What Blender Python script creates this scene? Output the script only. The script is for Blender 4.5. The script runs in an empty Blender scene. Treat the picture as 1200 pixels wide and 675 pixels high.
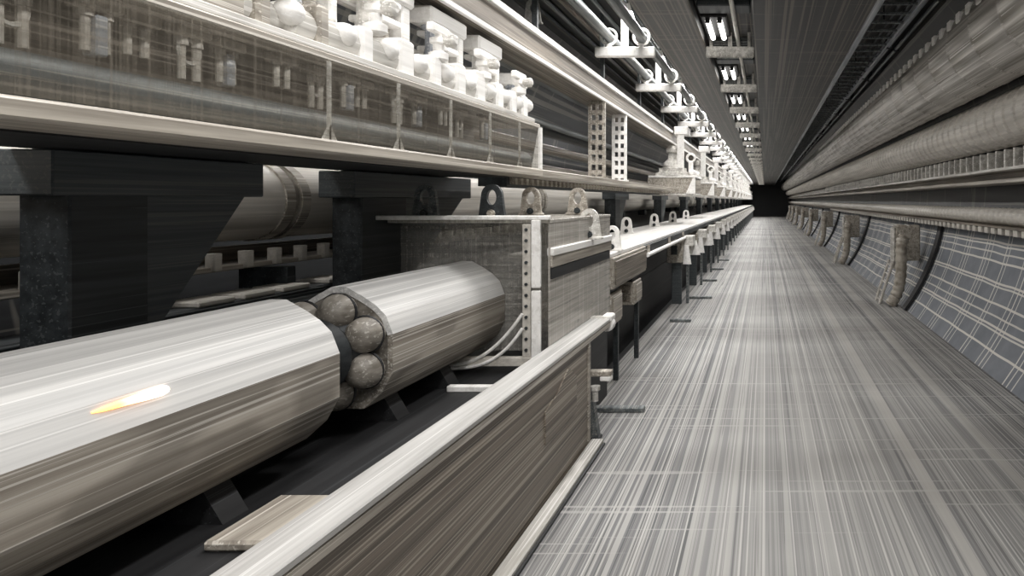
import bpy, bmesh, math, random
from mathutils import Vector, Matrix
random.seed(7)
R = math.radians
PI = math.pi
COL = bpy.context.scene.collection
F = 800.0                     # focal length in pixels of the 1200 px wide frame
VPX, VPY = 897.0, 235.0       # the tunnel's vanishing point in the frame
EYE = 1.5                     # eye height
L0, L1 = -3.0, 66.0           # the stretch of tunnel that is built
BAY = 2.15                    # the bay the fittings repeat at

# ------------------------------------------------------------------ materials
def ramp(nt, src, stops):
    n = nt.nodes.new('ShaderNodeValToRGB')
    el = n.color_ramp.elements
    el[0].position, el[0].color = stops[0][0], (*stops[0][1], 1)
    el[1].position, el[1].color = stops[-1][0], (*stops[-1][1], 1)
    for p, c in stops[1:-1]:
        e = el.new(p); e.color = (*c, 1)
    nt.links.new(src, n.inputs[0])
    return n.outputs[0]

def noise(nt, vec, scale3, detail=3.0, rough=0.6, rot=(0, 0, 0), loc=(0, 0, 0)):
    mp = nt.nodes.new('ShaderNodeMapping')
    mp.inputs['Scale'].default_value = scale3
    mp.inputs['Rotation'].default_value = rot
    mp.inputs['Location'].default_value = loc
    nt.links.new(vec, mp.inputs['Vector'])
    n = nt.nodes.new('ShaderNodeTexNoise')
    n.inputs['Scale'].default_value = 1.0
    n.inputs['Detail'].default_value = detail
    n.inputs['Roughness'].default_value = rough
    nt.links.new(mp.outputs[0], n.inputs['Vector'])
    return n.outputs['Fac']

def mixc(nt, fac, a, b, mode='MIX'):
    m = nt.nodes.new('ShaderNodeMix'); m.data_type = 'RGBA'; m.blend_type = mode
    for sock, v in ((m.inputs[0], fac), (m.inputs[6], a), (m.inputs[7], b)):
        if isinstance(v, (int, float)): sock.default_value = v
        elif isinstance(v, tuple): sock.default_value = (*v, 1)
        else: nt.links.new(v, sock)
    return m.outputs[2]

def base_mat(name):
    m = bpy.data.materials.new(name); m.use_nodes = True
    nt = m.node_tree
    return m, nt, nt.nodes['Principled BSDF'], nt.nodes.new('ShaderNodeTexCoord')

def streaky(name, dark, light, line=None, rough=0.45, metal=0.0, sc=(26, 0.9, 26), lo=0.36, hi=0.64,
            lsc=(90, 0.5, 90), lpos=0.60, lfac=0.7, cross=None, bump=0.15, patch=0.0):
    """brushed surface with drawn-out streaks along the tunnel and fine scored lines"""
    m, nt, b, tc = base_mat(name)
    v = tc.outputs['Object']
    c = ramp(nt, noise(nt, v, sc, 4), [(lo, dark), (hi, light)])
    if patch:
        pf = ramp(nt, noise(nt, v, (5, 1.6, 5), 2), [(0.52, (0, 0, 0)), (0.58, (patch,) * 3)])
        c = mixc(nt, pf, c, tuple(0.5 * a for a in dark))
    if line:
        lf = ramp(nt, noise(nt, v, lsc, 2, 0.5, loc=(3.1, 1.7, 5.2)), [(lpos, (0, 0, 0)), (lpos + 0.025, (lfac,) * 3)])
        c = mixc(nt, lf, c, line)
    if cross and line:
        cf = ramp(nt, noise(nt, v, cross, 2, 0.5, loc=(8.1, 2.7, 1.2)), [(0.62, (0, 0, 0)), (0.67, (lfac * 0.8,) * 3)])
        c = mixc(nt, cf, c, line)
    nt.links.new(c, b.inputs['Base Color'])
    b.inputs['Roughness'].default_value = rough
    b.inputs['Metallic'].default_value = metal
    if bump:
        bp = nt.nodes.new('ShaderNodeBump'); bp.inputs['Strength'].default_value = bump; bp.inputs['Distance'].default_value = 0.004
        nt.links.new(noise(nt, v, (lsc[0] * 0.6, lsc[1], lsc[2] * 0.6), 3), bp.inputs['Height'])
        nt.links.new(bp.outputs[0], b.inputs['Normal'])
    return m

def clear(name, tint, opacity, grid=(0.055, 0.05), lineop=0.45):
    """clear scratched sheet with a faint engraved grid"""
    m, nt, b, tc = base_mat(name)
    v = tc.outputs['Object']
    c = ramp(nt, noise(nt, v, (40, 1.2, 40), 3), [(0.35, tuple(0.62 * t for t in tint)), (0.65, tint)])
    nt.links.new(c, b.inputs['Base Color'])
    b.inputs['Roughness'].default_value = 0.25
    tr = nt.nodes.new('ShaderNodeBsdfTransparent'); tr.inputs[0].default_value = (0.97, 0.97, 0.96, 1)
    mx = nt.nodes.new('ShaderNodeMixShader')
    sx = nt.nodes.new('ShaderNodeSeparateXYZ'); nt.links.new(v, sx.inputs[0])
    # fine engraved grid lines and soft streaks drive the opacity
    f = ramp(nt, noise(nt, v, (2.2, 0.5, 30), 3), [(0.4, (opacity,) * 3), (0.7, (opacity + 0.13,) * 3)])
    for sc3, loc in (((34, 34, 0.15), (0, 0, 0)), ((0.15, 0.15, 26), (3, 4, 5)), ((70, 70, 0.2), (9, 2, 7))):
        g = ramp(nt, noise(nt, v, sc3, 1, 0.5, loc=loc), [(0.47, (0, 0, 0)), (0.492, (lineop,) * 3), (0.508, (lineop,) * 3), (0.53, (0, 0, 0))])
        f = mixc(nt, 1.0, f, g, 'ADD')
    nt.links.new(f, mx.inputs[0]); nt.links.new(tr.outputs[0], mx.inputs[1]); nt.links.new(b.outputs[0], mx.inputs[2])
    nt.links.new(mx.outputs[0], nt.nodes['Material Output'].inputs['Surface'])
    return m

def emit(name, c, s, c2=None, y0=0, y1=1):
    m, nt, b, tc = base_mat(name)
    b.inputs['Base Color'].default_value = (*c, 1)
    b.inputs['Emission Strength'].default_value = s
    b.inputs['Emission Color'].default_value = (*c, 1)
    if c2:
        sx = nt.nodes.new('ShaderNodeSeparateXYZ'); nt.links.new(tc.outputs['Object'], sx.inputs[0])
        mr = nt.nodes.new('ShaderNodeMapRange'); nt.links.new(sx.outputs[1], mr.inputs[0])
        mr.inputs[1].default_value = y0; mr.inputs[2].default_value = y1
        nt.links.new(ramp(nt, mr.outputs[0], [(0.3, c), (0.98, c2)]), b.inputs['Emission Color'])
    return m

M = {}
M['cream'] = streaky('cream_enamel', (0.42, 0.40, 0.36), (0.72, 0.70, 0.66), (0.86, 0.84, 0.81), patch=0.45, rough=0.6)
M['white'] = streaky('white_enamel', (0.66, 0.64, 0.60), (0.90, 0.88, 0.85), (0.95, 0.94, 0.92), lo=0.25, hi=0.55)
M['beige'] = streaky('beige_steel', (0.20, 0.175, 0.145), (0.46, 0.42, 0.36), (0.70, 0.66, 0.59))
M['brown'] = streaky('brown_steel', (0.085, 0.070, 0.055), (0.24, 0.205, 0.165), (0.44, 0.40, 0.34), lsc=(70, 0.35, 120), lpos=0.58)
M['shell'] = streaky('lit_pale_shell', (0.44, 0.435, 0.425), (0.64, 0.63, 0.61), (0.80, 0.79, 0.77), rough=0.65, sc=(30, 0.35, 30), lsc=(110, 0.25, 110), lpos=0.57, lfac=0.6)  # paler tone paints in the light on the cylinder tops
M['shaded_weathered'] = streaky('shaded_weathered_shell', (0.19, 0.165, 0.135), (0.40, 0.365, 0.315), (0.58, 0.55, 0.50), rough=0.6, sc=(34, 0.4, 34), lsc=(120, 0.3, 120), lpos=0.56, lfac=0.7, patch=0.5)  # brown patches of its own, darkened further for the shaded sides
M['beamface'] = streaky('beam_face', (0.085, 0.068, 0.052), (0.235, 0.195, 0.155), (0.46, 0.41, 0.34), sc=(40, 0.35, 40), lsc=(130, 0.25, 130), lpos=0.56, lfac=0.7)
M['flange'] = streaky('beam_flange', (0.36, 0.35, 0.335), (0.54, 0.53, 0.51), (0.70, 0.69, 0.67), rough=0.65)
M['slate'] = streaky('slate_pipe', (0.060, 0.070, 0.075), (0.20, 0.215, 0.215), (0.42, 0.40, 0.35), lfac=0.5, metal=0.2)
M['dark'] = streaky('dark_steel', (0.012, 0.015, 0.017), (0.036, 0.042, 0.045), (0.11, 0.12, 0.12), lfac=0.45, rough=0.5, lpos=0.62)
M['black'] = streaky('black_steel', (0.006, 0.006, 0.007), (0.014, 0.014, 0.015), (0.06, 0.065, 0.07), lfac=0.5, rough=0.6, lpos=0.64)
M['gusset'] = streaky('charcoal_steel', (0.035, 0.042, 0.046), (0.070, 0.080, 0.084), (0.16, 0.16, 0.15), lfac=0.3, sc=(2, 1, 60))
M['pipe'] = streaky('pale_pipe', (0.36, 0.335, 0.295), (0.66, 0.625, 0.57), (0.66, 0.62, 0.55), lfac=0.5, sc=(20, 0.5, 20), lo=0.3, hi=0.7)
M['ductm'] = streaky('galvanised_duct', (0.22, 0.20, 0.17), (0.66, 0.63, 0.585), (0.82, 0.80, 0.76), sc=(22, 0.35, 22), metal=0.25, rough=0.38)
M['ribbed'] = streaky('ribbed_hose', (0.24, 0.21, 0.17), (0.46, 0.42, 0.36), None, sc=(9, 9, 9))
M['ceil'] = streaky('ceiling_panel', (0.014, 0.0135, 0.014), (0.034, 0.032, 0.031), (0.17, 0.15, 0.125), lsc=(46, 0.12, 8), lpos=0.55, lfac=0.7, cross=(0.4, 16, 1), sc=(10, 0.3, 3))
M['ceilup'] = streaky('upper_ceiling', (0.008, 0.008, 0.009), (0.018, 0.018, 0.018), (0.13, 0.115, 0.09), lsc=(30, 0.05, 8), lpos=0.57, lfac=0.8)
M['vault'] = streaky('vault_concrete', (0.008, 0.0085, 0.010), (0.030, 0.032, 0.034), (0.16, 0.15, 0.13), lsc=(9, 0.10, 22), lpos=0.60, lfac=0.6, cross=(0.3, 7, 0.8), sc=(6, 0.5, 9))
M['core'] = streaky('bellows_core', (0.010, 0.012, 0.014), (0.030, 0.034, 0.036), None)
M['bulb'] = streaky('bulb_metal', (0.13, 0.115, 0.095), (0.30, 0.275, 0.24), (0.42, 0.40, 0.36), sc=(14, 6, 22), rough=0.5)
M['steelblue'] = streaky('blue_grey_steel', (0.18, 0.20, 0.23), (0.42, 0.44, 0.47), (0.7, 0.7, 0.7))
M['clear'] = clear('clear_sheet', (0.72, 0.69, 0.64), 0.12, lineop=0.14)
M['clearside'] = clear('clear_side_sheet', (0.62, 0.585, 0.53), 0.55, lineop=0.2)
M['hazel'] = clear('clear_cover', (0.25, 0.22, 0.18), 0.10, lineop=0.14)
M['tube'] = emit('lamp_tube', (1.0, 0.98, 0.94), 3.0)
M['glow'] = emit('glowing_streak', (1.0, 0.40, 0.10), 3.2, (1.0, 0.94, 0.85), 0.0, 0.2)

def floor_mat():
    m, nt, b, tc = base_mat('striped_floor')
    v = tc.outputs['Object']
    c = ramp(nt, noise(nt, v, (14, 0.06, 1), 3), [(0.35, (0.30, 0.295, 0.285)), (0.65, (0.42, 0.41, 0.39))])
    def mask(sc3, lp, w, lf, loc, detail=2, rz=0.0):
        return ramp(nt, noise(nt, v, sc3, detail, 0.5, loc=loc, rot=(0, 0, rz)), [(lp, (0, 0, 0)), (lp + w, (lf,) * 3)])
    # grey gaps between the pale scored lines, thicker in some strips of the floor
    dens = ramp(nt, noise(nt, v, (0.9, 0.05, 1), 1), [(0.38, (0.35,) * 3), (0.62, (1, 1, 1))])
    for sc3, lp, w, lf, loc, col in (((38, 0.04, 1), 0.52, 0.03, 0.95, (1, 2, 0), (0.125, 0.128, 0.135)),
                                     ((95, 0.10, 1), 0.53, 0.03, 0.9, (4, 6, 0), (0.14, 0.138, 0.138)),
                                     ((60, 0.45, 1), 0.62, 0.02, 0.9, (2, 8, 0), (0.050, 0.052, 0.055))):
        c = mixc(nt, mixc(nt, 1.0, mask(sc3, lp, w, lf, loc), dens, 'MULTIPLY'), c, col)
    c = mixc(nt, mask((70, 0.05, 1), 0.615, 0.02, 0.8, (9, 3, 0)), c, (0.54, 0.53, 0.505))
    c = mixc(nt, mask((4, 0.02, 1), 0.66, 0.02, 0.75, (7, 1, 0), 1), c, (0.42, 0.405, 0.38))
    for sc3, rz, lp in (((0.3, 16, 1), 0.0, 0.68), ((0.3, 12, 1), R(34), 0.69), ((0.3, 9, 1), R(-30), 0.70)):
        c = mixc(nt, mask(sc3, lp, 0.012, 0.6, (5, 5, 0), 1, rz), c, (0.44, 0.43, 0.41))
    w = ramp(nt, noise(nt, v, (0.25, 0.55, 1), 3, 0.55), [(0.40, (0.74, 0.73, 0.72)), (0.60, (1.05, 1.05, 1.05))])
    c = mixc(nt, 1.0, c, w, 'MULTIPLY')
    nt.links.new(c, b.inputs['Base Color'])
    b.inputs['Roughness'].default_value = 0.6
    return m
M['floor'] = floor_mat()

def wall_mat():
    m, nt, b, tc = base_mat('mesh_clad_wall')
    uv = tc.outputs['UV']
    c = ramp(nt, noise(nt, uv, (3, 3, 1), 3), [(0.35, (0.115, 0.128, 0.150)), (0.65, (0.165, 0.178, 0.200))])
    def grid(w, h, mort, off=(0, 0)):
        mp = nt.nodes.new('ShaderNodeMapping'); nt.links.new(uv, mp.inputs[0])
        mp.inputs['Location'].default_value = (*off, 0)
        wob = nt.nodes.new('ShaderNodeMix'); wob.data_type = 'RGBA'; wob.blend_type = 'ADD'; wob.inputs[0].default_value = 0.035
        nz = nt.nodes.new('ShaderNodeTexNoise'); nz.inputs['Scale'].default_value = 1.3; nt.links.new(uv, nz.inputs['Vector'])
        nt.links.new(mp.outputs[0], wob.inputs[6]); nt.links.new(nz.outputs['Color'], wob.inputs[7])
        br = nt.nodes.new('ShaderNodeTexBrick'); br.offset = 0.0
        br.inputs['Scale'].default_value = 1.0
        br.inputs['Brick Width'].default_value = w; br.inputs['Row Height'].default_value = h
        br.inputs['Mortar Size'].default_value = mort; br.inputs['Mortar Smooth'].default_value = 0.1
        nt.links.new(wob.outputs[2], br.inputs['Vector'])
        return br.outputs['Fac']
    for w, h, mo, off, op in ((0.62, 0.20, 0.011, (0, 0), 0.95), (0.62, 0.40, 0.009, (0.09, 0.035), 0.9), (0.93, 0.60, 0.009, (0.2, 0.11), 0.85)):
        f = ramp(nt, grid(w, h, mo, off), [(0.0, (0, 0, 0)), (1.0, (op,) * 3)])
        c = mixc(nt, f, c, (0.62, 0.595, 0.545))
    nt.links.new(c, b.inputs['Base Color'])
    b.inputs['Roughness'].default_value = 0.6
    return m
M['wall'] = wall_mat()

# ------------------------------------------------------------------ mesh builder
class MB:
    def __init__(s): s.v = []; s.f = []; s.uv = None
    def add(s, vs, fs):
        o = len(s.v); s.v += [tuple(p) for p in vs]; s.f += [tuple(i + o for i in f) for f in fs]
        return s
    def box(s, x0, x1, y0, y1, z0, z1, b=0.0):
        if x0 > x1: x0, x1 = x1, x0
        b = min(b, (x1 - x0) * .45, (y1 - y0) * .45, (z1 - z0) * .45)
        if b <= 0:
            vs = [(x, y, z) for z in (z0, z1) for y in (y0, y1) for x in (x0, x1)]
            return s.add(vs, [(0, 2, 3, 1), (4, 5, 7, 6), (0, 1, 5, 4), (2, 6, 7, 3), (0, 4, 6, 2), (1, 3, 7, 5)])
        bm = bmesh.new(); bmesh.ops.create_cube(bm, size=1)
        for p in bm.verts:
            p.co = Vector(((x0 + x1) / 2 + p.co.x * (x1 - x0), (y0 + y1) / 2 + p.co.y * (y1 - y0), (z0 + z1) / 2 + p.co.z * (z1 - z0)))
        bmesh.ops.bevel(bm, geom=bm.edges[:], offset=b, segments=1, affect='EDGES', profile=0.5)
        bm.verts.index_update()
        s.add([p.co for p in bm.verts], [[q.index for q in f.verts] for f in bm.faces]); bm.free()
        return s
    def prism(s, prof, a0, a1, axis='y'):
        n = len(prof)
        def P(p, a):
            return {'y': (p[0], a, p[1]), 'x': (a, p[0], p[1]), 'z': (p[0], p[1], a)}[axis]
        vs = [P(p, a0) for p in prof] + [P(p, a1) for p in prof]
        fs = [(i, (i + 1) % n, n + (i + 1) % n, n + i) for i in range(n)] + [tuple(range(n))[::-1], tuple(range(n, 2 * n))]
        return s.add(vs, fs)
    def frame(s, prof_o, prof_i, a0, a1, axis='y'):
        """a closed outline with a hole of the same number of points"""
        n = len(prof_o)
        def P(p, a):
            return {'y': (p[0], a, p[1]), 'x': (a, p[0], p[1]), 'z': (p[0], p[1], a)}[axis]
        vs = [P(p, a) for a in (a0, a1) for pr in (prof_o, prof_i) for p in pr]
        fs = []
        for i in range(n):
            j = (i + 1) % n
            fs += [(i, j, n + j, n + i), (2 * n + i, 3 * n + i, 3 * n + j, 2 * n + j), (i, 2 * n + i, 2 * n + j, j), (n + i, n + j, 3 * n + j, 3 * n + i)]
        return s.add(vs, fs)
    def rings(s, rings, cap=True):
        n = len(rings[0]); vs = [p for r in rings for p in r]; fs = []
        for k in range(len(rings) - 1):
            for i in range(n):
                j = (i + 1) % n
                fs.append((k * n + i, k * n + j, (k + 1) * n + j, (k + 1) * n + i))
        if cap: fs += [tuple(range(n))[::-1], tuple(range((len(rings) - 1) * n, len(rings) * n))]
        return s.add(vs, fs)
    def lathe(s, prof, c=(0, 0, 0), axis='z', seg=20):
        """prof: list of (radius, height along the axis)"""
        rs = []
        for r, h in prof:
            ring = []
            for i in range(seg):
                a = 2 * PI * i / seg; u, w = r * math.cos(a), r * math.sin(a)
                ring.append({'z': (c[0] + u, c[1] + w, c[2] + h), 'y': (c[0] + u, c[1] + h, c[2] + w), 'x': (c[0] + h, c[1] + u, c[2] + w)}[axis])
            rs.append(ring)
        return s.rings(rs)
    def tube(s, path, r, seg=10):
        path = [Vector(p) for p in path]; rs = []
        for k, p in enumerate(path):
            t = (path[min(k + 1, len(path) - 1)] - path[max(k - 1, 0)]).normalized()
            up = Vector((0, 0, 1)) if abs(t.z) < 0.9 else Vector((0, 1, 0))
            a = t.cross(up).normalized(); b = a.cross(t)
            rr = r[k] if isinstance(r, (list, tuple)) else r
            rs.append([p + (a * math.cos(2 * PI * i / seg) + b * math.sin(2 * PI * i / seg)) * rr for i in range(seg)])
        return s.rings(rs)
    def ball(s, c, rx, ry, rz, seg=14, st=8, rot=None):
        rs = []
        for k in range(st + 1):
            ph = PI * (0.02 + 0.96 * k / st)
            ring = []
            for i in range(seg):
                a = 2 * PI * i / seg
                p = Vector((rx * math.sin(ph) * math.cos(a), ry * math.sin(ph) * math.sin(a), -rz * math.cos(ph)))
                if rot is not None: p = rot @ p
                ring.append(Vector(c) + p)
            rs.append(ring)
        return s.rings(rs)
    def torus(s, c, R_, r, axis='y', seg=24, st=8):
        n0 = []
        for i in range(seg):
            a = 2 * PI * i / seg; ring = []
            for k in range(st):
                b = 2 * PI * k / st; q = R_ + r * math.cos(b); h = r * math.sin(b)
                u, w = q * math.cos(a), q * math.sin(a)
                ring.append({'y': (c[0] + u, c[1] + h, c[2] + w), 'z': (c[0] + u, c[1] + w, c[2] + h), 'x': (c[0] + h, c[1] + u, c[2] + w)}[axis])
            n0.append(ring)
        o = [p for r_ in n0 for p in r_]
        fs = [(i * st + k, i * st + (k + 1) % st, ((i + 1) % seg) * st + (k + 1) % st, ((i + 1) % seg) * st + k) for i in range(seg) for k in range(st)]
        return s.add(o, fs)
    def mesh(s, name, m, smooth=32):
        me = bpy.data.meshes.new(name); me.from_pydata(s.v, [], s.f)
        bm = bmesh.new(); bm.from_mesh(me); bmesh.ops.recalc_face_normals(bm, faces=bm.faces[:]); bm.to_mesh(me); bm.free()
        for mm in (m if isinstance(m, list) else [m]): me.materials.append(mm)
        if smooth:
            me.polygons.foreach_set('use_smooth', [True] * len(me.polygons)); me.set_sharp_from_angle(angle=R(smooth))
        return me
    def build(s, name, m, parent=None, smooth=32):
        o = bpy.data.objects.new(name, s.mesh(name, m, smooth)); COL.objects.link(o)
        if parent: o.parent = parent
        return o

def tag(o, label, cat, group=None, loc=None):
    o['label'] = label; o['category'] = cat
    if group: o['group'] = group
    if loc is not None: o.location = loc
    return o
def thing(name, label, cat, loc=(0, 0, 0), group=None):
    o = bpy.data.objects.new(name, None); o.empty_display_size = 0.1; COL.objects.link(o)
    return tag(o, label, cat, group, loc)
def struct(o): o['kind'] = 'structure'; return o
def dup(root, loc, label=None):
    c = root.copy(); COL.objects.link(c); c.location = loc
    if label: c['label'] = label
    for ch in root.children:
        d = ch.copy(); COL.objects.link(d); d.parent = c
        for g in ch.children:
            e = g.copy(); COL.objects.link(e); e.parent = d
    return c
ORD = 'first second third fourth fifth sixth seventh eighth ninth tenth eleventh twelfth thirteenth fourteenth fifteenth sixteenth seventeenth eighteenth nineteenth twentieth'.split()
TENS = {2: 'twenty', 3: 'thirty', 4: 'forty'}
def nth(i):
    """i counts from 0"""
    n = i + 1
    if n <= 20: return ORD[i]
    t, u = divmod(n, 10)
    return (TENS[t][:-1] + 'ieth') if u == 0 else TENS[t] + '-' + ORD[u - 1]

# ------------------------------------------------------------------ the tunnel shell
TX, TZ, TR = -0.36, 1.7, 2.85
def arc(a0, a1, n):
    return [(TX + TR * math.cos(a0 + (a1 - a0) * i / n), TZ + TR * math.sin(a0 + (a1 - a0) * i / n)) for i in range(n + 1)]
A_FOOT = -math.asin(1.7 / TR)
def shell(name, prof, m, y0=L0, y1=L1, split=None):
    ny = 24; mb = MB(); n = len(prof); T = 0.15
    outer = [(TX + (x - TX) * (TR + T) / TR, TZ + (z - TZ) * (TR + T) / TR) for x, z in prof]
    ring = prof + outer[::-1]; N = len(ring)
    vs = []; fs = []
    for k in range(ny + 1):
        y = y0 + (y1 - y0) * k / ny
        vs += [(x, y, z) for x, z in ring]
    for k in range(ny):
        for i in range(N):
            fs.append((k * N + i, k * N + (i + 1) % N, (k + 1) * N + (i + 1) % N, (k + 1) * N + i))
    fs += [tuple(range(N)), tuple(range(ny * N, ny * N + N))[::-1]]
    me = bpy.data.meshes.new(name); me.from_pydata(vs, [], fs)
    for q in (m if isinstance(m, list) else [m]): me.materials.append(q)
    uvl = me.uv_layers.new(name='UVMap')
    acc = [0]
    for i in range(1, N): acc.append(acc[-1] + math.dist(ring[i], ring[i - 1]))
    for p in me.polygons:
        for li in p.loop_indices:
            vi = me.loops[li].vertex_index
            uvl.data[li].uv = (vs[vi][1], acc[vi % N])
        if split and p.center.z > split: p.material_index = 1
    me.polygons.foreach_set('use_smooth', [True] * len(me.polygons)); me.set_sharp_from_angle(angle=R(30))
    o = bpy.data.objects.new(name, me); COL.objects.link(o); return struct(o)
shell('wall_right', arc(A_FOOT, R(62), 26), [M['wall'], M['vault']], split=1.42)  # darker material above the rail paints in shade from the pipes
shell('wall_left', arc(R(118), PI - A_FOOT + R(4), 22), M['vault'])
struct(MB().box(-1.37, 2.06, L0, L1, -0.12, 0.0, 0.006).build('floor', M['floor'], smooth=0))
struct(MB().box(-3.0, 2.1, L0, L1, -0.30, -0.12).build('ground', M['black'], smooth=0))
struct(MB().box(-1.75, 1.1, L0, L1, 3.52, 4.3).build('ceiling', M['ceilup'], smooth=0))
struct(MB().box(-1.04, -0.585, L0, L1, 3.0, 3.14, 0.01).build('ceiling_suspended_left', M['ceil'], smooth=0))
struct(MB().box(-0.105, 0.84, L0, L1, 3.0, 3.14, 0.01).build('ceiling_suspended_right', M['ceil'], smooth=0))
struct(MB().box(-0.64, -0.05, L0, L1, 3.14, 3.20).build('ceiling_slot', M['ceil'], smooth=0))
struct(MB().box(-3.3, 2.6, L1, L1 + 0.2, -0.3, 4.6).build('wall_far', M['black'], smooth=0))  # black wall stands in for the dark opening at the tunnel's end
struct(MB().box(0.84, 0.90, L0, L1, 3.0, 3.09, 0.008).build('trim_1', M['steelblue'], smooth=0))
struct(MB().box(-3.2, -1.75, L0, L1, 3.52, 3.6).build('ceiling_left', M['ceilup'], smooth=0))
struct(MB().box(1.1, 1.95, L0, L1, 3.52, 3.6).build('ceiling_right', M['vault'], smooth=0))

# ------------------------------------------------------------------ right-hand services
def ribbed_y(cx, cz, r, y0, y1, step, depth, w, seg=28):
    prof = [(r, y0)]; y = y0 + step
    while y < y1 - step:
        prof += [(r, y - w), (r + depth, y - w * 0.5), (r + depth, y + w * 0.5), (r, y + w)]; y += step
    prof.append((r, y1))
    return MB().lathe(prof, (cx, 0, cz), 'y', seg)
t = thing('ventilation_duct', 'large round ribbed ventilation duct, uppermost pipe along the curved wall', 'duct')
ribbed_y(1.86, 2.80, 0.355, L0, L1, 0.62, 0.006, 0.03).build('duct_casing', M['ductm'], t)
for k in range(64):
    y = 3.0 + k * 0.26
    tb = MB(); a = R(156)
    cx, cz = 1.86 + 0.362 * math.cos(a), 2.80 + 0.362 * math.sin(a)
    tb.box(cx - 0.02, cx + 0.03, y, y + 0.09, cz - 0.045, cz + 0.035, 0.006)
    tb.build('clip', M['white'], t)
t = thing('insulated_pipe', 'pale ribbed pipe below the large duct, above the toothed cable tray', 'pipe')
ribbed_y(2.185, 2.22, 0.225, L0, L1, 0.24, 0.016, 0.035).build('lagging', M['pipe'], t)
t = thing('cable_tray', 'wall tray with white dividers directly under the pale ribbed pipe', 'tray')
MB().box(2.10, 2.46, L0, L1, 1.655, 1.69, 0.006).build('tray_floor', M['beige'], t)
MB().box(2.14, 2.46, L0, L1, 1.77, 1.80, 0.006).build('ledge', M['cream'], t)
MB().box(2.30, 2.33, L0, L1, 1.69, 1.96).build('back_panel', M['brown'], t)
for k in range(90):
    y = 3.6 + k * 0.235
    MB().box(2.17, 2.30, y, y + 0.035, 1.79, 1.965, 0.004).build('divider', M['cream'], t)
t = thing('rail_pipe', 'ribbed pale pipe running at rail height along the grid-clad wall', 'pipe')
ribbed_y(2.30, 1.345, 0.075, L0, L1, 0.16, 0.010, 0.04, 16).build('sleeve', M['pipe'], t)
for k in range(32): MB().box(2.32, 2.50, 1.0 + k * BAY, 1.06 + k * BAY, 1.32, 1.37).build('bracket', M['dark'], t)
t = thing('cable_tray', 'narrow notched tray hung right below the rail-height pipe', 'tray')
MB().box(2.20, 2.41, L0, L1, 1.235, 1.255, 0.003).build('tray_floor', M['brown'], t)
MB().box(2.36, 2.41, L0, L1, 1.16, 1.235, 0.003).build('tray_back', M['dark'], t)
for k in range(100):
    y = 3.4 + k * 0.2
    MB().box(2.21, 2.37, y, y + 0.10, 1.175, 1.235, 0.004).build('divider', M['pipe'], t)

# conduits on the dark ceiling at the right
for i, (x, z, r, m, lab) in enumerate(((1.53, 3.42, 0.028, 'steelblue', 'blue-grey conduit under the dark ceiling nearest the suspended panels'),
                                       (1.62, 3.38, 0.022, 'slate', 'slate conduit under the dark ceiling beside the large duct'))):
    c = thing('conduit', lab, 'conduit', (0, 0, 0))
    MB().lathe([(r, L0), (r, L1)], (x, 0, z), 'y', 10).build('conduit_tube', M[m], c)
    for k in range(28): MB().box(x - r - .012, x + r + .012, 2 + k * BAY, 2.05 + k * BAY, z - r - .008, 3.515, 0.003).build('saddle', M['dark'], c)

t = thing('cable_ladder', 'blue-grey cable ladder under the dark ceiling, between suspended panels and duct', 'ladder')
for x in (0.98, 1.42): MB().box(x - 0.012, x + 0.012, 2.0, L1, 3.30, 3.36, 0.003).build('side_rail', M['steelblue'], t)
for q in range(100): MB().box(0.98, 1.42, 3.0 + q * 0.33, 3.03 + q * 0.33, 3.31, 3.33).build('rung', M['slate'], t)
for q in range(28): MB().box(1.19, 1.205, 2.6 + q * BAY, 2.615 + q * BAY, 3.33, 3.515).build('drop_rod', M['dark'], t)
for q, xx in enumerate((1.06, 1.27, 1.36)):
    tag(MB().lathe([(0.02, 2.0), (0.02, L1)], (0, 0, 0), 'y', 8).build('ladder_cable', M['dark']), ('dark cable on the cable ladder nearest the suspended panels', 'dark cable in the middle of the cable ladder', 'dark cable on the cable ladder nearest the big duct')[q], 'cable', 'cables on the cable ladder', (xx, 0, 3.352))

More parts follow.
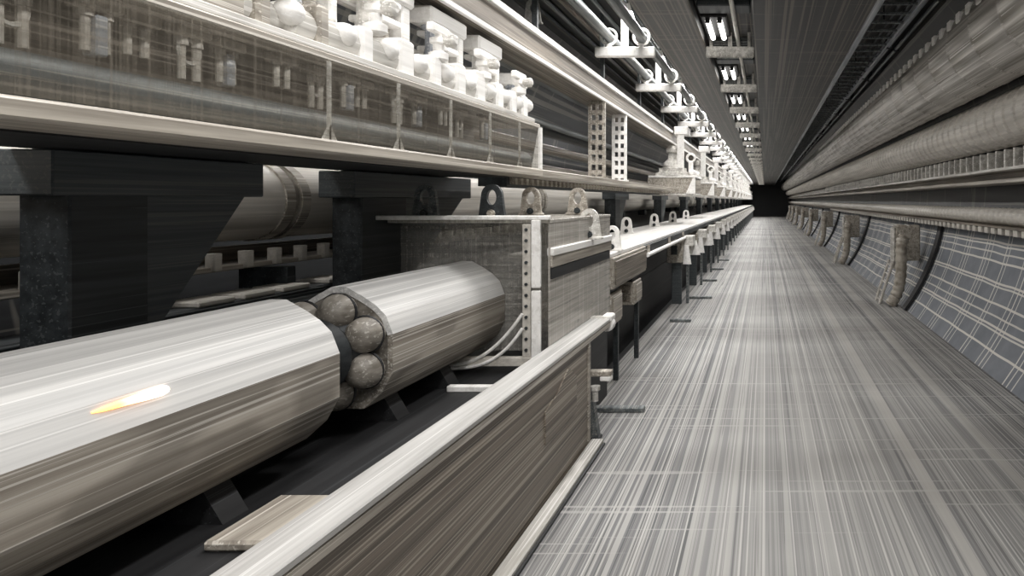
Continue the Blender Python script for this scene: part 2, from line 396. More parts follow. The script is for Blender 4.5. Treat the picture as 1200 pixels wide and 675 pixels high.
# curved black struts and riser hoses on the grid wall
def wx(z, off=0.0): return TX + math.sqrt((TR - off) ** 2 - (z - TZ) ** 2)
hose0 = None
for i in range(8):
    y = 9.7 + i * 6.4
    lab = f'ribbed drain hose with collector box on the grid wall, {nth(i)} from the near end'
    if hose0 is None:
        hose0 = thing('riser_hose', lab, 'hose', (0, y, 0), 'riser hoses on the grid wall')
        pth = [(1.98, 0, 1.00), (1.95, 0, 0.95), (1.93, 0, 0.85), (1.93, 0, 0.65), (1.925, 0, 0.45), (1.90, 0, 0.28), (1.85, 0, 0.14), (1.79, 0, 0.04), (1.77, 0, 0.012)]
        fine = []
        for a, b in zip(pth[:-1], pth[1:]):
            for q in range(7): fine.append(Vector(a).lerp(Vector(b), q / 7))
        fine.append(Vector(pth[-1]))
        MB().tube(fine, [0.088 if k % 4 < 2 else 0.078 for k in range(len(fine))], 16).build('hose', M['ribbed'], hose0)
        cb = MB(); cb.box(1.90, 2.26, 0.25, 0.50, 0.62, 1.14, 0.02); cb.build('collector_box', M['beige'], hose0)
        for k in range(3): MB().tube([(1.88, 0.28 + 0.09 * k, 0.5), (1.88, 0.28 + 0.09 * k, 1.09), (2.1, 0.28 + 0.09 * k, 1.13)], 0.022, 8).build('riser_pipe', M['cream'], hose0)
        ld = MB()
        for q in (0.22, 0.55): ld.tube([(1.66, q, 0.0), (1.72, q, 0.2), (1.86, q, 0.62)], 0.022, 8)
        for q in range(5): ld.tube([(1.675 + 0.04 * q, 0.22, 0.05 + 0.125 * q), (1.675 + 0.04 * q, 0.55, 0.05 + 0.125 * q)], 0.012, 6)
        ld.build('foot_frame', M['pipe'], hose0)
    else:
        dup(hose0, (0, y, 0), lab)
    pts = [(wx(z, 0.05), z) for z in [0.02 + 0.1 * q for q in range(13)]]
    pin = [(wx(z, 0.012), z) for z in [0.02 + 0.1 * q for q in range(13)]]
    o = MB().prism(pts + pin[::-1], -0.09, 0.09).build('wall_strut', M['black'])
    tag(o, f'curved black strut on the grid wall beside the {nth(i)} ribbed hose', 'strut', 'curved struts on the grid wall', (0, y - 0.35, 0))

# ------------------------------------------------------------------ ceiling bays: lamps, crossbeams, grilles, pipe hangers
lamp0 = None; NB = 27
for i in range(NB):
    y = 6.25 + (i - 1) * BAY
    if i == 0: continue
    n = nth(i - 1)
    ll = f'ceiling lamp with two white tubes, {n} of its row from the near end'
    lb = f'pale crossbeam behind the {n} twin-tube ceiling lamp'
    lg = f'dark louvred grille behind the {n} pale ceiling crossbeam'
    lj = f'dark cable box across the ceiling slot before the {n} twin-tube lamp'
    if lamp0 is None:
        lamp0 = thing('ceiling_lamp', ll, 'lamp', (-0.45, y, 3.14), 'twin-tube ceiling lamps')
        MB().box(-0.115, 0.115, -0.36, 0.36, -0.055, 0.0, 0.01).build('housing', M['black'], lamp0)
        for s in (-1, 1):
            tb = MB().lathe([(0.012, -0.32), (0.024, -0.31), (0.024, 0.31), (0.012, 0.32)], (s * 0.052, 0, -0.078), 'y', 12).build('tube', M['tube'], lamp0)
            MB().box(s * 0.052 - 0.02, s * 0.052 + 0.02, -0.345, -0.315, -0.10, -0.05, .004).build('tube_holder', M['black'], tb)
            MB().box(s * 0.052 - 0.02, s * 0.052 + 0.02, 0.315, 0.345, -0.10, -0.05, .004).build('tube_holder', M['black'], tb)
        beam0 = tag(MB().box(-0.235, 0.235, -0.03, 0.03, -0.10, 0.0, 0.008).box(-0.2, -0.17, -0.015, 0.015, -0.005, 0.14).box(0.17, 0.2, -0.015, 0.015, -0.005, 0.14).box(-0.02, 0.02, -0.015, 0.015, -0.005, 0.142).build('ceiling_crossbeam', M['cream']), lb, 'beam', 'crossbeams in the lamp slot', (-0.345, y + 0.42, 3.0))
        
        g = MB()
        for q in range(9): g.box(-0.2, 0.2, -0.42 + q * 0.1, -0.385 + q * 0.1, -0.03, 0.01)
        for q in range(7): g.box(-0.2 + q * 0.06, -0.185 + q * 0.06, -0.42, 0.42, -0.015, 0.015)
        gr0 = tag(g.build('grille', M['slate']), lg, 'grille', 'louvred grilles in the lamp slot', (-0.345, y + 1.02, 3.125))
        jb0 = tag(MB().box(-0.22, 0.22, -0.12, 0.12, -0.05, 0.0, 0.01).build('cable_box', M['gusset']), lj, 'box', 'cable boxes in the lamp slot', (-0.345, y - 0.56, 3.14))
    else:
        dup(lamp0, (-0.45, y, 3.14), ll); dup(beam0, (-0.345, y + 0.42, 3.0), lb)
        dup(gr0, (-0.345, y + 1.02, 3.125), lg); dup(jb0, (-0.345, y - 0.56, 3.14), lj)
c = thing('conduit', 'pale conduit running inside the ceiling slot between the lamps', 'conduit')
MB().lathe([(0.02, 0.0), (0.02, L1)], (-0.27, 0, 3.075), 'y', 10).build('conduit_tube', M['cream'], c)

hang0 = None
for i in range(27):
    y = 6.86 + i * BAY
    lab = f'white pipe hanger with two rings on a crossplate, {nth(i)} from the near end'
    if hang0 is None:
        hang0 = thing('pipe_hanger', lab, 'hanger', (-1.41, y, 2.94), 'white pipe hangers')
        MB().box(-0.30, 0.30, -0.035, 0.035, 0.0, 0.10, 0.01).build('crossplate', M['white'], hang0)
        MB().box(-0.04, 0.03, -0.03, 0.03, 0.10, 0.58, 0.008).build('stem', M['white'], hang0)
        MB().prism([(0.03, 0.30), (0.03, 0.58), (0.16, 0.20), (0.12, 0.20)], -0.012, 0.012).build('brace', M['white'], hang0)
        for s in (-0.165, 0.165):
            rg = MB().torus((s, 0, 0.205), 0.078, 0.014, 'y', 28, 8)
            rg.box(s - 0.02, s + 0.02, -0.02, 0.02, 0.095, 0.125, 0.004)
            rg.build('ring', M['white'], hang0)
    else: dup(hang0, (-1.41, y, 2.94), lab)
for x, lab in ((-1.575, 'slate pipe through the rings farther from the ceiling lamps'), (-1.245, 'slate pipe through the rings closer to the ceiling lamps')):
    tag(MB().lathe([(0.05, 2.0), (0.05, L1)], (0, 0, 0), 'y', 14).build('hung_pipe', M['slate']), lab, 'pipe', None, (x, 0, 3.145))

# cables lying over the hangers, below the upper ceiling
for i in range(9):
    x = -2.35 + i * 0.16
    tag(MB().lathe([(0.018 + 0.006 * (i % 3), L0), (0.018 + 0.006 * (i % 3), L1)], (0, 0, 0), 'y', 8).build('ceiling_cable', M[('dark', 'slate', 'brown')[i % 3]]),
        f'long dark cable under the upper ceiling, {nth(i)} counted from the side wall', 'cable', 'cables under the upper ceiling', (x, 0, 3.49))

def lug_mesh(th=0.03, w=0.085, h=0.22):
    o = []; q = []
    for k in range(13):
        a = PI * k / 12
        o.append((w * 0.78 * math.cos(a), h - w * 0.85 + w * 0.85 * math.sin(a)))
    o += [(-w * 0.9, h * 0.3), (-w, 0.0), (0, 0.0), (w, 0.0), (w * 0.9, h * 0.3)]
    n = len(o)
    for k in range(n):
        a = 2 * PI * k / n
        q.append((w * 0.36 * math.cos(a), h - w * 0.98 + w * 0.58 * math.sin(a)))
    mb = MB().frame(o, q, -th / 2, th / 2)
    mb.box(-w * 1.1, w * 1.1, -th, th, 0, 0.018, 0.004)
    return mb
def lug(label, loc, m='white', s=1.0, foot=True):
    t_ = thing('lifting_lug', label, 'lug', loc, 'lifting lugs')
    lug_mesh(0.03 * s, 0.085 * s, 0.22 * s).build('eye_plate', M[m], t_)
    MB().lathe([(0.016 * s, -0.02), (0.016 * s, 0.0), (0.026 * s, 0.0), (0.026 * s, 0.018)], (0, -0.03 * s, 0.035 * s), 'y', 8).build('bolt', M['dark' if m != 'dark' else 'beige'], t_)
    return t_
# two tags hanging from the upper ceiling
for x, y, lab, m in ((-2.30, 6.75, 'pale hanging tag with a round hole under the dark ceiling', 'cream'), (-2.72, 6.6, 'grey hanging tag half hidden behind the square duct', 'slate')):
    t = thing('hanging_tag', lab, 'tag', (x, y, 3.25))
    lug_mesh(0.03, 0.085, 0.24).build('tag_plate', M[m], t)
    MB().box(-0.012, 0.012, -0.008, 0.008, 0.22, 0.27).build('hanger_strap', M['dark'], t)
    MB().lathe([(0.014, -0.05), (0.02, -0.03), (0.014, 0.0)], (0, 0, 0), 'z', 8).build('tip', M[m], t)

# ------------------------------------------------------------------ square air duct at the left, over the machine
t = thing('square_duct', 'long rectangular air duct with bright edges above the machine row', 'duct')
MB().box(-1.90, -1.62, 3.2, L1, 2.50, 2.68, 0.008).build('duct_casing', M['brown'], t)
MB().box(-1.625, -1.60, 3.2, L1, 2.49, 2.52, 0.004).build('lower_edge_highlight', M['white'], t)  # white bar painted in as the highlight along the duct's edge
MB().box(-1.625, -1.60, 3.2, L1, 2.665, 2.71, 0.004).build('upper_edge_highlight', M['white'], t)  # upper highlight, likewise a white bar
MB().box(-1.90, -1.60, 3.14, 3.2, 2.48, 2.70, 0.01).build('end_flange', M['white'], t)
for k in range(26): MB().box(-1.78, -1.74, 5.2 + k * BAY, 5.24 + k * BAY, 2.68, 3.52).build('hanger_rod', M['dark'], t)
tag(MB().box(-2.20, -1.95, 3.0, L1, 2.62, 2.66, 0.006).box(-2.20, -2.18, 3.0, L1, 2.62, 2.75).box(-1.97, -1.95, 3.0, L1, 2.62, 2.75).build('cable_tray', M['slate']),
    'slate cable tray behind the rectangular air duct', 'tray')
# perforated hanging posts under the duct
for i, (y, m) in enumerate(((6.85, 'beige'), (7.9, 'white'))):
    t = thing('hanging_post', ('tan perforated post hanging below the square duct, the nearer of two', 'white perforated post hanging below the square duct, the farther of two')[i], 'post', (-1.69, y, 1.74), 'perforated hanging posts')
    mb = MB()
    for sx in (-1, 1): mb.box(sx * 0.07 - 0.015, sx * 0.07 + 0.015, -0.02, 0.02, 0, 0.75, 0.003)
    for q in range(8): mb.box(-0.07, 0.07, -0.015, 0.015, 0.02 + q * 0.1, 0.065 + q * 0.1)
    mb.box(-0.012, 0.012, -0.014, 0.014, 0, 0.75)
    mb.build('perforated_plate', M[m], t)
    MB().box(-0.10, 0.10, -0.05, 0.05, -0.02, 0.0, 0.004).build('foot_plate', M[m], t)

# ------------------------------------------------------------------ upper girder at the left
t = thing('upper_girder', 'long upper girder with tan bottom flange and white triangular end plate', 'girder', (0, 0, 0))
MB().box(-1.76, -1.53, 0.3, 4.70, 1.665, 1.715, 0.008).build('bottom_flange', M['beige'], t)
MB().box(-2.26, -1.76, 0.3, 4.68, 1.66, 1.715).build('soffit_plate', M['black'], t)
MB().box(-2.02, -1.99, 0.3, 4.66, 1.715, 2.02).build('back_web', M['brown'], t)
MB().box(-1.99, -1.55, 0.3, 4.70, 1.995, 2.025, 0.006).build('top_rail', M['beige'], t)
MB().prism([(-1.60, 1.715), (-1.535, 1.715), (-1.535, 2.0), (-1.548, 2.0)], 4.66, 4.70).build('end_gusset', M['white'], t)
for y in (2.42, 2.88, 3.36, 3.84, 4.3):
    MB().box(-1.556, -1.546, y, y + 0.012, 1.715, 1.995).prism([(y - 0.03, 1.715), (y + 0.045, 1.715), (y + 0.008, 1.77)], -1.556, -1.546, 'x').build('stay_rod', M['cream'], t)
MB().box(-1.543, -1.538, 0.3, 4.62, 1.718, 1.993).build('cover_sheet', M['hazel'], t)
tag(MB().lathe([(0.055, 0.3), (0.055, 4.6)], (0, 0, 0), 'y', 24).build('coolant_pipe', M['slate']), 'slate pipe lying on the flange inside the upper girder', 'pipe', None, (-1.63, 0, 1.772))
tag(MB().lathe([(0.03, 0.3), (0.03, 4.5)], (0, 0, 0), 'y', 16).build('coolant_pipe', M['brown']), 'thin brown pipe behind the slate pipe inside the upper girder', 'pipe', None, (-1.80, 0, 1.752))
# couplers hanging inside the girder under the top rail
k = 0
for y in (1.50, 1.66, 1.80, 1.93, 2.10, 2.30, 2.52, 2.66, 2.80, 3.02, 3.25, 3.45, 3.7, 3.95):
    lab = f'pair of rods hanging in the upper girder, {nth(k)} from the near end'
    t = thing('rod_coupler', lab, 'coupler', (-1.66 + 0.03 * (k % 2), y, 1.86 + 0.02 * (k % 3)), 'rod couplers in the upper girder')
    hz = 1.995 - t.location.z
    for s in (-1, 1):
        MB().lathe([(0.010, -0.02), (0.010, hz * 0.55), (0.016, hz * 0.55), (0.016, hz * 0.75), (0.010, hz * 0.75), (0.010, hz - 0.02)], (0, s * 0.025, 0), 'z', 8).build('rod', M['pipe'], t)
    MB().box(-0.03, 0.03, -0.05, 0.05, hz - 0.035, hz, 0.006).build('head', M['beige'], t)
    if k % 3 == 0: MB().torus((0.0, 0.0, hz * 0.45), 0.034, 0.007, 'x', 16, 6).build('loop', M['cream'], t)
    if k % 3 == 1: MB().box(-0.02, 0.02, -0.015, 0.015, -0.03, hz * 0.6, 0.004).build('probe', M['steelblue'], t)
    k += 1
# manifold pipe and blocks along the girder's top
t = thing('manifold', 'pale manifold pipe with flange blocks along the top of the upper girder', 'manifold', (-1.66, 0, 2.11))
MB().lathe([(0.06, 1.3), (0.06, 2.15), (0.045, 2.3), (0.07, 2.32), (0.07, 3.0), (0.06, 3.02), (0.06, 3.5), (0.075, 3.52), (0.075, 3.9), (0.055, 3.95), (0.055, 4.6), (0.02, 4.62), (0.02, 4.72)], (0, 0, 0), 'y', 20).build('manifold_pipe', M['cream'], t)
for i, (y, w, h) in enumerate(((1.82, .05, .10), (1.98, .10, .10), (2.16, .03, .09), (2.45, .03, .09), (2.72, .04, .08), (3.02, .06, .10), (3.30, .04, .09), (3.56, .05, .10), (3.80, .06, .11), (4.08, .05, .09), (4.30, .05, .08), (4.50, .05, .08))):
    MB().box(-0.085, 0.08, y - w, y + w, -0.085, h, 0.012).build('flange_block', M['white' if y > 2.6 else 'beige'], t)
for y in (2.3, 2.6, 2.9, 3.15, 3.42, 3.68, 3.95, 4.18, 4.4, 4.58):
    MB().ball((0.055, y, 0.02 + 0.015 * random.random()), 0.045, 0.055, 0.045, 12, 7).build('knuckle', M['white'], t)
MB().box(-0.09, 0.10, 0.9, 4.62, -0.085, -0.055, 0.004).build('base_strip', M['cream'], t)
# waveguide tees over the manifold
for i, (y, z1, ln) in enumerate(((2.55, 2.62, .30), (3.05, 2.46, .42), (3.62, 2.45, .40), (4.15, 2.44, .34), (4.66, 2.33, .2), (2.05, 2.60, .2))):
    lab = ('white waveguide tee with long top arm over the manifold', 'white waveguide tee, second of the row over the manifold', 'white waveguide tee with a broad square arm end over the manifold',
           'white waveguide tee with wide flat arm over the manifold', 'small white tee standing last on the girder end', 'small white tee standing first on the manifold')[i]
    t = thing('waveguide_tee', lab, 'waveguide', (-1.72, y, 2.19), 'waveguide tees on the upper girder')
    H = z1 - 2.2
    MB().box(-0.06, 0.07, -ln * 0.6, ln * 0.4, H - 0.055, H + 0.03, 0.012).build('top_arm', M['white'], t)
    MB().lathe([(0.055, 0.0), (0.055, 0.02), (0.035, 0.03), (0.035, H * 0.3), (0.06, H * 0.34), (0.06, H * 0.46), (0.038, H * 0.5), (0.038, H * 0.75), (0.055, H * 0.78), (0.055, H - 0.05)], (0, 0, 0), 'z', 14).build('neck', M['beige' if i in (0, 1, 5) else 'cream'], t)
    MB().lathe([(0.028, 0), (0.04, 0.02), (0.028, 0.08), (0.028, H - 0.08), (0.045, H - 0.07), (0.045, H - 0.05)], (0.02, -ln * 0.38, 0.0), 'z', 10).build('side_post', M['steelblue' if i % 2 == 0 else 'cream'], t)
    MB().box(-0.05, 0.06, ln * 0.18, ln * 0.34, 0.0, H - 0.055, 0.008).build('riser', M['white'], t)
    MB().prism([(ln * 0.34, 0.0), (ln * 0.34, H * 0.6), (ln * 0.55, 0.0)], -0.02, 0.02, 'x').build('brace', M['white'], t)
    for q in (0.3, 0.62): MB().box(-0.07, 0.085, -ln * 0.3, ln * 0.05, H * q, H * q + 0.03, 0.006).build('collar', M['white'], t)
for i, (x, y, h, m) in enumerate(((-1.60, 2.25, .16, 'beige'), (-1.93, 2.75, .34, 'cream'), (-1.60, 2.80, .17, 'white'), (-1.93, 3.35, .30, 'steelblue'), (-1.60, 3.34, .16, 'white'), (-1.93, 3.9, .27, 'cream'), (-1.60, 3.87, .15, 'white'), (-1.93, 4.2, .2, 'cream'), (-1.59, 4.40, .13, 'white'))):
    zb = 2.02 if x < -1.8 else 2.18
    side = 'behind' if x < -1.8 else 'on'
    t = thing('valve', f'small pale valve with crossbar handle standing {side} the manifold, {nth(i)} from the near end', 'valve', (x, y, zb), 'valves along the manifold')
    MB().lathe([(0.03, 0.0), (0.045, 0.01), (0.045, 0.04), (0.025, 0.05), (0.025, h * .5), (0.04, h * .55), (0.04, h * .7), (0.016, h * .75), (0.016, h)], (0, 0, 0), 'z', 12).build('body', M[m], t)
    MB().box(-0.02, 0.02, -0.09, 0.09, h - 0.03, h + 0.015, 0.008).build('crossbar', M['white'], t)
    MB().lathe([(0.02, 0), (0.03, 0.01), (0.03, 0.05), (0.015, 0.06)], (0.03, 0, h * .62), 'x', 10).build('port', M['cream'], t)
t = thing('transfer_pipe', 'thin white pipe with elbows looping above the manifold', 'pipe')
MB().tube([(-1.86, 2.2, 2.03), (-1.86, 2.2, 2.34), (-1.86, 2.24, 2.38), (-1.86, 3.2, 2.38), (-1.86, 3.24, 2.36), (-1.86, 3.25, 2.30), (-1.86, 3.29, 2.28), (-1.86, 4.4, 2.28), (-1.86, 4.44, 2.25), (-1.86, 4.45, 2.03)], 0.022, 10).build('pipe_run', M['white'], t)
for y in (2.2, 4.45): MB().lathe([(0.04, 0), (0.04, 0.02)], (-1.86, y, 2.025), 'z', 12).build('flange', M['cream'], t)
# rail that carries on to the next module
t = thing('hung_rail', 'tan rail with toothed underside carrying on from the girder end', 'rail')
MB().box(-1.80, -1.57, 4.75, 11.6, 1.665, 1.72, 0.006).build('rail_bar', M['beige'], t)
MB().box(-2.0, -1.80, 4.75, 11.6, 1.60, 1.665).build('rail_back', M['dark'], t)
for q in range(60): MB().box(-1.80, -1.76, 4.8 + q * 0.115, 4.85 + q * 0.115, 1.615, 1.66).build('tooth', M['beige'], t)
for i, (x, z, r, m) in enumerate(((-2.35, 2.05, .05, 'brown'), (-2.55, 2.3, .06, 'dark'), (-2.08, 2.22, .03, 'slate'), (-2.5, 1.86, .04, 'brown'), (-2.95, 2.15, .05, 'slate'))):
    tag(MB().lathe([(r, 2.5), (r, L1)], (0, 0, 0), 'y', 14).build('service_pipe', M[m]), ('brown service pipe behind the upper girder', 'thick dark service pipe high on the side wall', 'thin slate service pipe under the square duct', 'lower brown service pipe behind the girder', 'slate service pipe topmost on the side wall')[i], 'pipe', 'service pipes behind the girder', (x, 0, z))

# ------------------------------------------------------------------ dark pillars, back pipe, low tray, pads, dark bearer
def pillar(y, leg, xl, gus, label, z0=-0.12):
    t_ = thing('support_pillar', label, 'pillar', (-2.2, y, z0), 'dark support pillars')
    b = 1.60 - z0
    MB().box(-0.10, 0.06, 0, leg, 0, b, 0.006).build('leg', M['dark'], t_)
    MB().box(-0.12, 0.07, -xl, gus, b - 0.085, b + 0.055, 0.005).build('crossbeam', M['gusset'], t_)
    MB().prism([(leg, b - 0.62), (leg, b - 0.085), (gus - 0.07, b - 0.085)], -0.05, 0.04, 'x').build('gusset', M['gusset'], t_)
    return t_
pillar(2.10, 0.27, 0.06, 0.80, 'dark pillar with angled gusset, nearest the camera')
pillar(3.62, 0.45, 0.08, 1.32, 'dark pillar with angled gusset, second behind the clear cabinet')
p0 = None
for i in range(13):
    y = 9.75 + i * 2 * BAY
    lab = f'dark pillar with angled gusset, {nth(i + 2)} from the camera'
    if p0 is None: p0 = pillar(y, 0.3, 0.06, 0.9, lab)
    else: dup(p0, (-2.2, y, -0.12), lab)
sec0 = None
for i in range(16):
    y = -0.4 + i * 4.1
    lab = f'thick pale pipe section behind the dark pillars, {nth(i)} of the run'
    if sec0 is None:
        sec0 = thing('pipe_section', lab, 'pipe', (-2.72, y, 1.50), 'thick pale pipe sections')
        MB().lathe([(0.205, 0.0), (0.205, 4.04)], (0, 0, 0), 'y', 32).build('barrel', M['pipe'], sec0)
        for q in (0.02, 4.0): MB().lathe([(0.205, -0.02), (0.214, -0.02), (0.214, 0.05), (0.205, 0.05)], (0, q, 0), 'y', 32).build('collar', M['beige'], sec0)
        for q in (0.9, 3.1): MB().box(-0.08, 0.07, q, q + 0.1, -0.313, -0.19, 0.01).build('saddle', M['dark'], sec0)
    else: dup(sec0, (-2.72, y, 1.50), lab)
t = thing('divider_tray', 'low pale tray with upright square tabs below the thick pipe', 'tray')
MB().box(-2.86, -2.60, 0.4, 12.0, 1.16, 1.185, 0.004).build('tray_floor', M['beige'], t)
MB().box(-2.86, -2.83, 0.4, 12.0, 1.185, 1.26).build('tray_back', M['brown'], t)
for q in range(46): MB().box(-2.63, -2.58, 1.0 + q * 0.2, 1.045 + q * 0.2, 1.165, 1.25, 0.003).build('tab', M['pipe'], t)
tag(MB().box(-2.53, -2.36, 0.4, 12.0, -0.12, 1.05, 0.01).build('bearer', M['dark']), 'dark bearer wall under the divider tray and pads', 'bearer')
k = 0
for y in (2.55, 2.95, 3.2, 3.45, 3.8, 4.2, 4.6):
    tag(MB().box(-0.08, 0.08, -0.10, 0.10, 0.0, 0.025, 0.006).build('bearing_pad', M['pipe']), f'flat pale pad on the dark bearer, {nth(k)} from the camera', 'pad', 'pads on the dark bearer', (-2.445, y, 1.05)); k += 1
t = thing('divider_tray_bracket', 'row of dark brackets carrying the pale divider tray', 'bracket')
for q in range(8): MB().box(-2.70, -2.45, 0.6 + q * 1.45, 0.66 + q * 1.45, 1.05, 1.16).build('bracket', M['dark'], t)
t = thing('dark_rail', 'dark blue-black guide rail behind the large cylinders', 'rail')
MB().box(-2.36, -2.06, 0.4, 3.55, 0.95, 1.02, 0.01).build('rail_bed', M['dark'], t)
for x in (-2.33, -2.25, -2.17, -2.09): MB().box(x - 0.012, x + 0.012, 0.4, 3.55, 1.02, 1.05, 0.003).build('rib', M['slate'] if x == -2.17 else M['dark'], t)
for y in (0.7, 1.6, 3.0): MB().box(-2.34, -2.08, y, y + 0.08, -0.12, 0.95).build('leg', M['dark'], t)

# ------------------------------------------------------------------ the big cylinders in front
CX, CZ, K = -1.75, 0.894, 1 / 326.5
half = [(10, 82), (34, 68.5), (50, 57.4), (63, 44), (72.6, 19), (72.6, -32), (58, -59), (34, -81)]
prof = [(x * K, z * K) for x, z in half] + [(-x * K, z * K) for x, z in half[::-1]]
def scaled(p, s): return [(x * s, z * s) for x, z in p]
def cylinder(label, y0, y1):
    t_ = thing('machine_cylinder', label, 'cylinder', (CX, y0, CZ), 'big faceted cylinders')
    n = y1 - y0
    NP = len(prof)
    for nm, ids, m_ in (('upper_shell', [(11 + q) % NP for q in range(NP) if (11 + q) % NP in (11, 12, 13, 14, 15, 0, 1, 2, 3, 4)], 'shell'), ('lower_shell', list(range(4, 12)), 'shaded_weathered')):  # casing split: lit tone on top, shaded tone on the sides below
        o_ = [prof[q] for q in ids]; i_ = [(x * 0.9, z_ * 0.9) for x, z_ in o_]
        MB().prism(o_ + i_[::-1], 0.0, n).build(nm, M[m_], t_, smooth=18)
    for a, b in ((0.004, 0.03), (n - 0.03, n - 0.004)):
        MB().frame(scaled(prof, 0.899), scaled(prof, 0.62), a, b).build('end_ring', M['bulb'], t_, smooth=18)
    MB().lathe([(0.12, 0.03), (0.12, n - 0.03)], (0, 0, 0), 'y', 20).build('core_tube', M['core'], t_)
    return t_
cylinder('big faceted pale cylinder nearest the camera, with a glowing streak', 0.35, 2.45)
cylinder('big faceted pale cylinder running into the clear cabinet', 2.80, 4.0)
t = thing('bellows_coupling', 'dark coupling of rounded metal bulbs between the two big cylinders', 'coupling', (CX, 2.46, CZ))
MB().lathe([(0.13, -0.02), (0.15, 0.02), (0.13, 0.06), (0.15, 0.10), (0.13, 0.14), (0.15, 0.18), (0.13, 0.22), (0.15, 0.26), (0.14, 0.345)], (0, 0, 0), 'y', 28).build('bellows', M['core'], t)
for q in range(7):
    a = R(25 + 360 / 7 * q)
    rot = Matrix.Rotation(-a, 3, 'Y')
    MB().ball((0.162 * math.cos(a), 0.27, 0.162 * math.sin(a)), 0.076, 0.070, 0.071, 22, 12, rot).build('bulb', M['bulb'], t)
    MB().torus((0.162 * math.cos(a), 0.275, 0.162 * math.sin(a)), 0.072, 0.007, 'y', 22, 6).build('seal', M['black'], t)
# glowing streak on the cylinder
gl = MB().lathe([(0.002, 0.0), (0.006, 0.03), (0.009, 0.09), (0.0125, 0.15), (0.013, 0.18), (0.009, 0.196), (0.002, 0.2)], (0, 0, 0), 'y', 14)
tag(gl.build('light_streak', M['glow']), 'glowing orange-white streak of light on the nearest big cylinder', 'light', None, (CX + 0.200, 1.57, CZ + 0.118))
# saddles
for i, y in enumerate((0.8, 2.0, 2.95, 3.45)):
    t = thing('cylinder_saddle', ('dark saddle under the nearest cylinder, front one', 'dark saddle under the nearest cylinder, rear one', 'dark saddle under the cylinder entering the cabinet, front one', 'dark saddle under the cylinder entering the cabinet, rear one')[i], 'saddle', (CX, y, 0.55), 'cylinder saddles')
    MB().prism([(-0.2, 0.0), (0.16, 0.0), (0.10, 0.10), (-0.10, 0.10)], 0.0, 0.1).build('cradle', M['black'], t)

# ------------------------------------------------------------------ machine bed and front beam
tag(MB().box(-2.02, -1.22, 0.35, 5.27, -0.12, 0.55, 0.01).build('machine_bed', M['black']), 'black machine bed under the big cylinders and clear cabinet', 'bed')
t = thing('front_beam', 'long brown beam with pale top flange along the walkway edge', 'beam')
MB().box(-1.20, -1.085, 0.35, 4.2, 0.0, 0.665, 0.004).build('web', M['beamface'], t)
MB().box(-1.205, -1.07, 0.35, 4.75, 0.665, 0.69, 0.005).build('top_flange', M['flange'], t)
MB().box(-1.09, -1.072, 0.35, 4.75, 0.63, 0.664, 0.004).build('lip', M['beige'], t)
MB().box(-1.50, -1.09, 4.68, 4.76, 0.64, 0.70, 0.01).build('end_bar', M['cream'], t)
hk = MB().lathe([(0.045, 0), (0.05, 0.02), (0.05, 0.07), (0.035, 0.09)], (-1.10, 4.72, 0.64), 'y', 14)
hk.box(-1.13, -1.06, 4.70, 4.83, 0.66, 0.71, 0.012); hk.build('end_knob', M['white'], t)
MB().box(-1.11, -1.078, 4.16, 4.215, 0.0, 0.63, 0.004).build('end_stiffener', M['beige'], t)
MB().prism([(3.35, 0.30), (3.9, 0.30), (3.9, 0.50), (3.75, 0.58), (3.55, 0.50), (3.35, 0.46)], -1.088, -1.078, 'x').build('cover_plate', M['beamface'], t)
o = MB().box(-1.075, -1.0, 0.35, 4.22, 0.0, 0.03, 0.006).build('kerb_plate', M['cream'])
tag(o, 'thin pale kerb plate on the walkway along the brown beam', 'plate')
tag(MB().box(-0.998, -0.985, 0.35, 4.20, 0.0, 0.012, 0.002).build('edge_strip', M['black']), 'thin black strip along the kerb plate edge', 'strip')
# loose plates on the bed
for i, (x0, x1, y0, y1, m, lab) in enumerate(((-1.36, -1.235, 0.9, 1.72, 'pipe', 'pale plate on the black bed at the bottom of the picture beside the beam'),
                                              (-1.52, -1.235, 1.84, 2.14, 'beige', 'wide pale plate on the black bed beside the nearest cylinder'),
                                              (-1.36, -1.235, 2.85, 3.34, 'white', 'white plate on the black bed before the clear cabinet'))):
    tag(MB().box(x0, x1, y0, y1, 0.0, 0.03, 0.008).build('bed_plate', M[m]), lab, 'plate', 'plates on the black bed', (0, 0, 0.55))
tag(MB().box(-0.16, 0.16, -0.02, 0.02, 0, 0.03, 0.004).build('cross_bar', M['white']), 'thin white cross bar on the black bed at the cabinet', 'bar', None, (-1.42, 3.4, 0.55))
# jack at the beam's end
t = thing('floor_jack', 'black floor jack standing at the end of the brown beam', 'jack', (-1.095, 4.29, 0))
MB().prism([(-0.045, 0.0), (0.055, 0.0), (0.02, 0.24), (-0.045, 0.24)], -0.03, 0.03).build('post', M['slate'], t)
MB().box(-0.045, -0.005, -0.03, 0.03, 0.24, 0.43, 0.004).build('neck', M['dark'], t)
MB().box(-0.045, 0.13, -0.03, 0.03, 0.40, 0.435, 0.006).build('arm', M['beige'], t)
MB().box(0.06, 0.13, -0.03, 0.03, 0.37, 0.40, 0.006).build('arm_tip', M['white'], t)
MB().lathe([(0.02, 0.24), (0.02, 0.30), (0.032, 0.31), (0.032, 0.335)], (0.025, 0, 0), 'z', 10).build('screw', M['cream'], t)
MB().box(-0.05, 0.06, -0.045, 0.045, 0, 0.02, 0.004).build('foot', M['black'], t)
for i, (x0, x1, y) in enumerate(((-1.22, -0.86, 4.86), (-1.18, -0.92, 8.45), (-1.17, -0.82, 10.45), (-1.2, -0.9, 12.7), (-1.2, -0.9, 14.8), (-1.2, -0.9, 17.0))):
    tag(MB().box(x0, x1, -0.035, 0.035, 0, 0.035, 0.006).build('floor_bar', M['slate']), f'flat dark bar lying across the walkway edge, {nth(i)} from the camera', 'bar', 'dark bars on the walkway edge', (0, y, 0))

